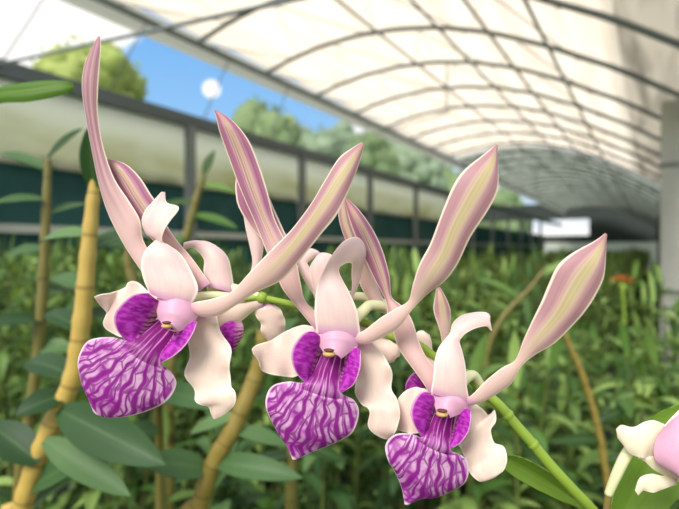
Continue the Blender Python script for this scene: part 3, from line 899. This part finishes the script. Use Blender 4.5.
y = .35
while y < 3.6:
    x = -4.7
    while x < .42:  # nearer beds
        jx, jy = x + rnd.uniform(-.07, .07), y + rnd.uniform(-.07, .07)
        ok, d, cx = visible(jx, jy, 1.2, .15)
        if ok and d > (.78 if cx / max(d, .1) > -.1 else .62) and jx < .30:
            spots.append((jx, jy, d, cx, 0))
        x += .34
    y += .34
y = 3.8
while y < 36:
    x = -4.6
    st = .82 if y < 9 else 1.05
    while x < .32:
        jx, jy = x + rnd.uniform(-.12, .12), y + rnd.uniform(-.12, .12)
        ok, d, cx = visible(jx, jy, 1.2, .4)
        if ok and -4.4 < jx < .1:
            spots.append((jx, jy, d, cx, 1))
        x += st
    y += st
groups = (('leafy orchid plants in the nearer rows', 'blurred dark green leafy orchid in the rows just behind the flowers'),
          ('leafy orchid plants in the distant rows', 'small blurred green orchid clump in the distant rows under the roof'))
cnt = [0, 0]
for jx, jy, d, cx, far in spots:
    pr = rnd.choice(protos_far if far else protos_near)
    o = pr.copy()
    C.objects.link(o)
    o.location = (jx, jy, 0)
    px = 339.5 + cx / d * 500
    # nearer plants stand lower in the bed, the row along the left wall higher
    h = rnd.uniform(1.20, 1.36) if d > 1.6 else rnd.uniform(.98, 1.14) + .12 * (d - .78)
    if px < 230:
        h += .06
    if abs(px - 622) < 45 and d < 2.7:
        h = min(h, 1.18 - .07 * d)
    o.scale = (1.0, 1.0, h)
    o.rotation_euler = (0, 0, rnd.uniform(0, 6.28))
    g = groups[far]
    tag(o, g[1], 'orchid', g[0])
    cnt[far] += 1
print('clumps', cnt)

# orange blooms
ob = P(622, 280, 2.5)
t = thing('orange_flower', (ob.x, ob.y, 0), 'small orange bloom standing out of the green field at right', 'flower')
mb = MB()
mb.tube(spline([(ob.x, ob.y, 0), (ob.x + .02, ob.y, .7), ob], 6), .006, M['rachis'], 8)
mb.build('stem', t)
for k, (dx, dz) in enumerate(((-.03, .0), (0, .01), (.03, -.008))):
    mb = MB()
    c = ob + CM.to_3x3() @ Vector((dx, dz, 0))
    for j in range(6):
        a = j * 1.047
        leaf(mb, c, Vector((math.cos(a), math.sin(a), .35)), (0, 0, 1), .042, .028, M['orange'], .5, .2, 5)
    mb.ball(c, .008, M['orange'], 1)
    mb.tube([c, Vector((ob.x, ob.y, ob.z - .06))], .004, M['rachis'], 6)
    mb.build('bloom', t)

# ------------------------------------------------------------------ greenhouse
XL, XR = -5.0, .42
PROF = [(-5.0, 2.72), (-4.5, 2.84), (-4.0, 2.91), (-3.4, 2.93), (-2.8, 2.88), (-2.2, 2.76), (-1.6, 2.56), (-1.0, 2.28), (-.5, 2.0), (-.25, 1.86), (.1, 1.62), (XR, 1.40)]


def prof(x):
    for (a, h), (b, k) in zip(PROF, PROF[1:]):
        if a <= x <= b:
            return CAM_H + h + (k - h) * (x - a) / (b - a)
    return CAM_H + PROF[-1][1]


def roof_sheet(name, x0, x1, y0, y1, mat, lift, step=.45):
    mb = MB()
    nx = max(3, int((x1 - x0) / .18))
    ny = max(2, int((y1 - y0) / step))
    pts, uvs = [], []
    for i in range(ny + 1):
        yy = y0 + (y1 - y0) * i / ny
        sag = .035 * abs(math.sin((yy - .55) / 1.35 * math.pi))
        pts.append([(x0 + (x1 - x0) * j / nx, yy, prof(x0 + (x1 - x0) * j / nx) + lift + sag) for j in range(nx + 1)])
        uvs.append([(yy, x0 + (x1 - x0) * j / nx) for j in range(nx + 1)])
    mb.grid(pts, uvs, mat)
    o = mb.build(name)
    o['kind'] = 'structure'
    md = o.modifiers.new('thickness', 'SOLIDIFY')
    md.thickness = .004
    return o


roof_sheet('ceiling', XL, -.25, 2.0, 15.0, M['roof'], .05)
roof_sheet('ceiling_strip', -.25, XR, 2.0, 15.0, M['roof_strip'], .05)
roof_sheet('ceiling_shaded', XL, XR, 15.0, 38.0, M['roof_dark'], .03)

mb = MB()
mb.box((-30, -6, -.06), (30, 90, -.03), M['grass'])
tag(mb.build('ground'), kind='structure')
mb = MB()
mb.box((XL, -1.5, -.03), (XR + .1, 40, 0), M['soil'])
tag(mb.build('floor'), kind='structure')

# left side: net wall, curtain, beam, eave
mb = MB()
mb.box((XL - .06, 1.2, 0), (XL - .04, 30, CAM_H + .84), M['net'])
tag(mb.build('wall_left'), kind='structure')
mb = MB()
mb.box((XL - .01, 1.2, CAM_H + .16), (XL + .03, 30, CAM_H + .24), M['rail_white'])
tag(mb.build('trim_1'), kind='structure')
mb = MB()
rows, uvs = [], []
n = 90
for i in range(n + 1):
    yy = 1.2 + (16.5 - 1.2) * i / n
    w = .015 * math.sin(yy * 5.2) + .01 * math.sin(yy * 13)
    rows.append([(XL + .0 + w * .3, yy, CAM_H + 1.56), (XL + .01 + w, yy, CAM_H + 1.2), (XL + w, yy, CAM_H + .95), (XL + .02 + w * .5, yy, CAM_H + .80)])
    uvs.append([(yy, 1), (yy, .5), (yy, .2), (yy, 0)])
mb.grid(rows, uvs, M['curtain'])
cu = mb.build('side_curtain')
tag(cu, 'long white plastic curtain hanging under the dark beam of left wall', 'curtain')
md = cu.modifiers.new('thickness', 'SOLIDIFY')
md.thickness = .003
mb = MB()
mb.box((XL - .06, 1.2, CAM_H + 1.56), (XL + .08, 36, CAM_H + 1.71), M['beam_dark'])
tag(mb.build('gutter_beam'), 'long dark gutter beam along the top of the left side curtain', 'beam')
mb = MB()
mb.tube([(XL + .04, 1.6, CAM_H + 2.66), (XL + .04, 38, CAM_H + 2.66)], .04, M['steel_dark'], 10)
tag(mb.build('eave_pipe'), 'straight dark eave pipe along the left edge of the cream roof', 'pipe')
mb = MB()
mb.box((XL - .03, 1.6, CAM_H + 2.50), (XL - .015, 38, CAM_H + 2.78), M['fascia'])
tag(mb.build('trim_2'), kind='structure')

ords = ['nearest', 'second', 'third', 'fourth', 'fifth', 'sixth', 'seventh', 'eighth', 'ninth', 'tenth']
py = 2.0
k = 0
while py < 30:
    mb = MB()
    mb.box((-.045, -.05, 0), (.065, .05, CAM_H + 1.56), M['steel_dark'])
    o = mb.build('wall_post')
    o.location = (XL + .03, py, 0)
    lab = '%s dark upright post along the left wall, counted from the camera' % ords[k] if k < 7 else 'far dark upright post near the distant end of the left wall'
    tag(o, lab, 'post', 'left wall posts')
    py += 2.4
    k += 1

# hoops
hy = .55 + 1.35
k = 0
first = {}
while hy < 37.5:
    far = hy > 15
    mb = MB()
    xs = [XL + (XR - XL) * i / 28 for i in range(29)]
    mb.tube([(x, 0, prof(x)) for x in xs], .030 if not far else .03, M['steel_dark'] if not far else M['steel_grey'], 8)
    o = mb.build('roof_hoop')
    o.location = (0, hy, 0)
    if far:
        lab, g = 'distant thin hoop under the grey shaded far part of the roof', 'hoops of the shaded far roof'
    else:
        lab, g = '%s dark steel hoop from the camera under the cream roof' % ords[min(k, 9)], 'hoops of the cream roof'
    tag(o, lab, 'hoop', g)
    hy += 1.35
    k += 1

# purlins
for i, x in enumerate((-3.05, -2.22, -1.6, -.95)):
    mb = MB()
    mb.tube([(x, 1.8, prof(x) - .035), (x, 37.8, prof(x) - .035)], .018, M['steel_dark'], 8)
    tag(mb.build('purlin'), ['lengthwise roof bar nearest the left eave', 'second lengthwise roof bar counted from the left eave', 'third lengthwise roof bar counted from the left eave', 'lengthwise roof bar nearest the grey roof strip'][i], 'roof bar', 'roof bars')
# wires zigzagging between the hoops
yw = 1.9
i = 0
while yw < 14.6:
    mb = MB()
    a = XL
    s = 0
    pp = []
    while a < -.4:
        pp.append((a, yw + (1.35 if s % 2 else 0), prof(a) - .045))
        a += .62
        s += 1
    mb.tube(pp, .0075, M['steel_grey'], 5)
    tag(mb.build('bracing_wire'), 'zigzag wire under the cream roof between the %s hoop and the next' % ords[min(i, 9)], 'wire', 'roof bracing wires')
    yw += 1.35
    i += 1
# tie bars seen through the vent
for yy, za, zb, xb, r, lab in ((2.2, 1.66, 1.33, -1.2, .022, 'near tie bar crossing the blue sky from the left beam'), (7.25, 1.74, 2.05, -2.6, .015, 'farther tie bar crossing the vent behind the tall petals')):
    mb = MB()
    mb.tube([(XL, yy, CAM_H + za), (xb, yy, CAM_H + zb)], r * .65, M['steel_dark'], 8)
    mb.tube([(xb, yy, CAM_H + zb), (xb, yy, prof(xb))], r * .8, M['steel_dark'], 8)
    tag(mb.build('tie_bar'), lab, 'bar')
for k, yy in enumerate((2.25, 3.3, 4.65, 6.0, 8.7, 11.4)):
    mb = MB()
    mb.tube([(XL, yy, CAM_H + 1.7), (XL, yy + .5, CAM_H + 2.68)], .008, M['steel_grey'], 6)
    tag(mb.build('vent_strut'), '%s thin strut in the open vent above the left beam' % ords[k], 'strut', 'vent struts')

# right side
mb = MB()
mb.box((XR, 7.5, 0), (XR + .05, 39, CAM_H + 1.40), M['dark_wall'])
tag(mb.build('wall_right'), kind='structure')
mb = MB()
mb.box((XR - .10, 2.0, CAM_H + 1.30), (XR + .05, 38, CAM_H + 1.46), M['steel_dark'])
tag(mb.build('gutter_beam'), 'dark gutter along the low right edge of the roof', 'beam')
mb = MB()
px_, py_ = .195, 6.2
mb.box((px_ - .10, py_ - .09, 0), (px_ + .10, py_ + .09, prof(px_) - .03), M['concrete'])
for z in (.9, 2.2):
    mb.box((px_ - .11, py_ - .10, z), (px_ + .11, py_ + .10, z + .04), M['steel_grey'])
tag(mb.build('grey_post'), 'broad grey upright post at the right edge', 'post')

# far end
YE = 39.0
mb = MB()
mb.box((-12, YE, 0), (XR + .1, YE + .1, CAM_H + .55), M['white_wall'])
mb.box((-12, YE - .02, CAM_H + .55), (XR + .1, YE + .12, CAM_H + 1.05), M['dark_wall'])
mb.box((-3.6, YE, CAM_H + 1.05), (XR + .1, YE + .1, CAM_H + 3.2), M['dark_wall'])
mb.box((-12, YE, CAM_H + 2.2), (-3.6, YE + .1, CAM_H + 3.4), M['dark_wall'])
tag(mb.build('wall_back'), kind='structure')


# ------------------------------------------------------------------ trees outside
def tree(px, ytop, d, rx, rz, mat, label, seed, cat='tree'):
    r = random.Random(seed)
    top = P(px, ytop, d)
    base = Vector((top.x, top.y, 0))
    t = thing('tree', base, label, cat)
    cz = top.z - rz
    mb = MB()
    mb.tube(spline([base, base + Vector((.1, 0, cz * .5)), base + Vector((0, 0, cz + rz * .3))], 4), lerp_list([.22, .16, .08], 9), M['bark'], 8)
    mb.build('trunk', t)
    mb = MB()
    mb.ball((top.x, top.y, cz), 1, mat, 3, (rx * .8, rx * .8, rz * .8), .35, seed)
    for k in range(26):
        v = Vector((r.gauss(0, 1), r.gauss(0, 1), r.gauss(0, 1))).normalized()
        s = r.uniform(.22, .36)
        c = Vector((top.x + v.x * rx * .72, top.y + v.y * rx * .72, cz + v.z * rz * .72))
        mb.ball(c, 1, mat, 2, (rx * s, rx * s, rz * s), .5, seed + k)
    for k in range(500):
        v = Vector((r.gauss(0, 1), r.gauss(0, 1), r.gauss(0, 1))).normalized() * r.uniform(.8, 1.02)
        c = Vector((top.x + v.x * rx, top.y + v.y * rx, cz + v.z * rz))
        leaf(mb, c, Vector((r.gauss(0, 1), r.gauss(0, 1), r.gauss(0, .6))), (0, 0, 1), .35, .16, mat, .6, .2, 3)
    mb.build('crown', t)


tree(92, 42, 20, 2.05, 1.7, M['crown_lime'], 'round pale green tree seen under the sky at upper left', 1)
tree(266, 98, 22, 1.7, 2.6, M['crown_mid'], 'leafy tree rising behind the tip of the tall purple-veined petal', 2)
tree(322, 128, 27, 1.9, 2.0, M['crown_grey'], 'grey green tree seen through the vent left of the centre flower petals', 3)
tree(368, 130, 33, 2.1, 2.6, M['crown_mid'], 'green tree seen through the vent just above the long striped petal tip', 4)
tree(416, 146, 38, 2.4, 2.6, M['crown_grey'], 'hazy tree low in the vent left of the middle striped petal', 5)
tree(450, 164, 45, 2.6, 2.8, M['crown_mid'], 'farthest hazy tree where the vent narrows behind the middle striped petal', 6)
tree(212, 122, 24, 1.3, 1.5, M['crown_grey'], 'low pale tree just above the beam right of the blue sky', 7)
tree(288, 116, 40, 2.6, 3.0, M['crown_grey'], 'pale tree filling the gap behind the first two vent trees', 9)
tree(345, 122, 48, 3.0, 3.2, M['crown_grey'], 'pale distant tree behind the middle of the vent', 10)
tree(395, 138, 56, 3.2, 3.4, M['crown_grey'], 'very distant pale tree where the vent starts to narrow', 11)
tree(235, 116, 34, 1.9, 2.4, M['crown_mid'], 'soft green tree just left of the first tall vent tree', 12)
tree(492, 186, 62, 4.2, 4.2, M['crown_mid'], 'dim green tree far off behind the tip of the middle striped petal', 13)
tree(30, 108, 23, 2.0, 1.6, M['crown_mid'], 'low dark tree just above the beam at the left edge', 8)

# ------------------------------------------------------------------ sky and sun
w = bpy.data.worlds.new('sky')
S.world = w
w.use_nodes = True
nt = w.node_tree
nt.nodes.clear()
N = lambda t: nt.nodes.new(t)
out = N('ShaderNodeOutputWorld')
bg = N('ShaderNodeBackground')
tc = N('ShaderNodeTexCoord')
sp = N('ShaderNodeSeparateXYZ')
nt.links.new(tc.outputs['Generated'], sp.inputs[0])
grad = N('ShaderNodeValToRGB')
grad.color_ramp.elements[0].position = .0
grad.color_ramp.elements[0].color = srgb(232, 240, 246)
grad.color_ramp.elements[1].position = .45
grad.color_ramp.elements[1].color = srgb(108, 176, 242)
e = grad.color_ramp.elements.new(.17)
e.color = srgb(160, 206, 248)
nt.links.new(sp.outputs[2], grad.inputs[0])
nz = N('ShaderNodeTexNoise')
nz.inputs['Scale'].default_value = 2.6
nz.inputs['Detail'].default_value = 6
mp = N('ShaderNodeMapping')
mp.inputs['Scale'].default_value = (1, 1, 2.0)
mp.inputs['Location'].default_value = (.3, .0, .1)
nt.links.new(tc.outputs['Generated'], mp.inputs[0])
nt.links.new(mp.outputs[0], nz.inputs['Vector'])
cl = N('ShaderNodeMapRange')
cl.interpolation_type = 'SMOOTHSTEP'
cl.inputs[1].default_value = .40  # low threshold adds cloud out of view, put in to warm the fill light
cl.inputs[2].default_value = .53
acc = nz.outputs[0]
for cx_, cy_, rad, amt in ((25, 2, .22, .34), (110, 8, .10, .26), (212, 88, .034, .40), (160, 102, .04, .12), (190, 85, .42, -.26), (300, 125, .12, -.05)):
    dv = (P(cx_, cy_, 1) - cam.location).normalized()
    vm = N('ShaderNodeVectorMath')
    vm.operation = 'DISTANCE'
    nt.links.new(tc.outputs['Generated'], vm.inputs[0])
    vm.inputs[1].default_value = dv
    mr = N('ShaderNodeMapRange')
    mr.interpolation_type = 'SMOOTHSTEP'
    mr.inputs[1].default_value = rad
    mr.inputs[2].default_value = rad * .25
    mr.inputs[4].default_value = amt
    nt.links.new(vm.outputs[1], mr.inputs[0])
    ad = N('ShaderNodeMath')
    nt.links.new(acc, ad.inputs[0])
    nt.links.new(mr.outputs[0], ad.inputs[1])
    acc = ad.outputs[0]
nt.links.new(acc, cl.inputs[0])
mx = N('ShaderNodeMix')
mx.data_type = 'RGBA'
nt.links.new(cl.outputs[0], mx.inputs[0])
nt.links.new(grad.outputs[0], mx.inputs[6])
mx.inputs[7].default_value = (1.2, 1.18, 1.15, 1)
nt.links.new(mx.outputs[2], bg.inputs[0])
bg.inputs[1].default_value = .85
nt.links.new(bg.outputs[0], out.inputs[0])

sd = bpy.data.lights.new('sun', 'SUN')
sd.energy = 3.9
sd.angle = R(25)
sd.color = (1, .955, .89)
so = bpy.data.objects.new('sun', sd)
C.objects.link(so)
# from behind the camera's left shoulder, fairly high
az = R(31.8) + R(152)
el = R(44)
dirv = Vector((-math.sin(az) * math.cos(el), math.cos(az) * math.cos(el), math.sin(el)))
so.rotation_euler = dirv.to_track_quat('Z', 'Y').to_euler()

vs = S.view_settings
vs.view_transform = 'Standard'
vs.look = 'None'
vs.exposure = 0.28
vs.gamma = 1.0
vs.use_curve_mapping = False
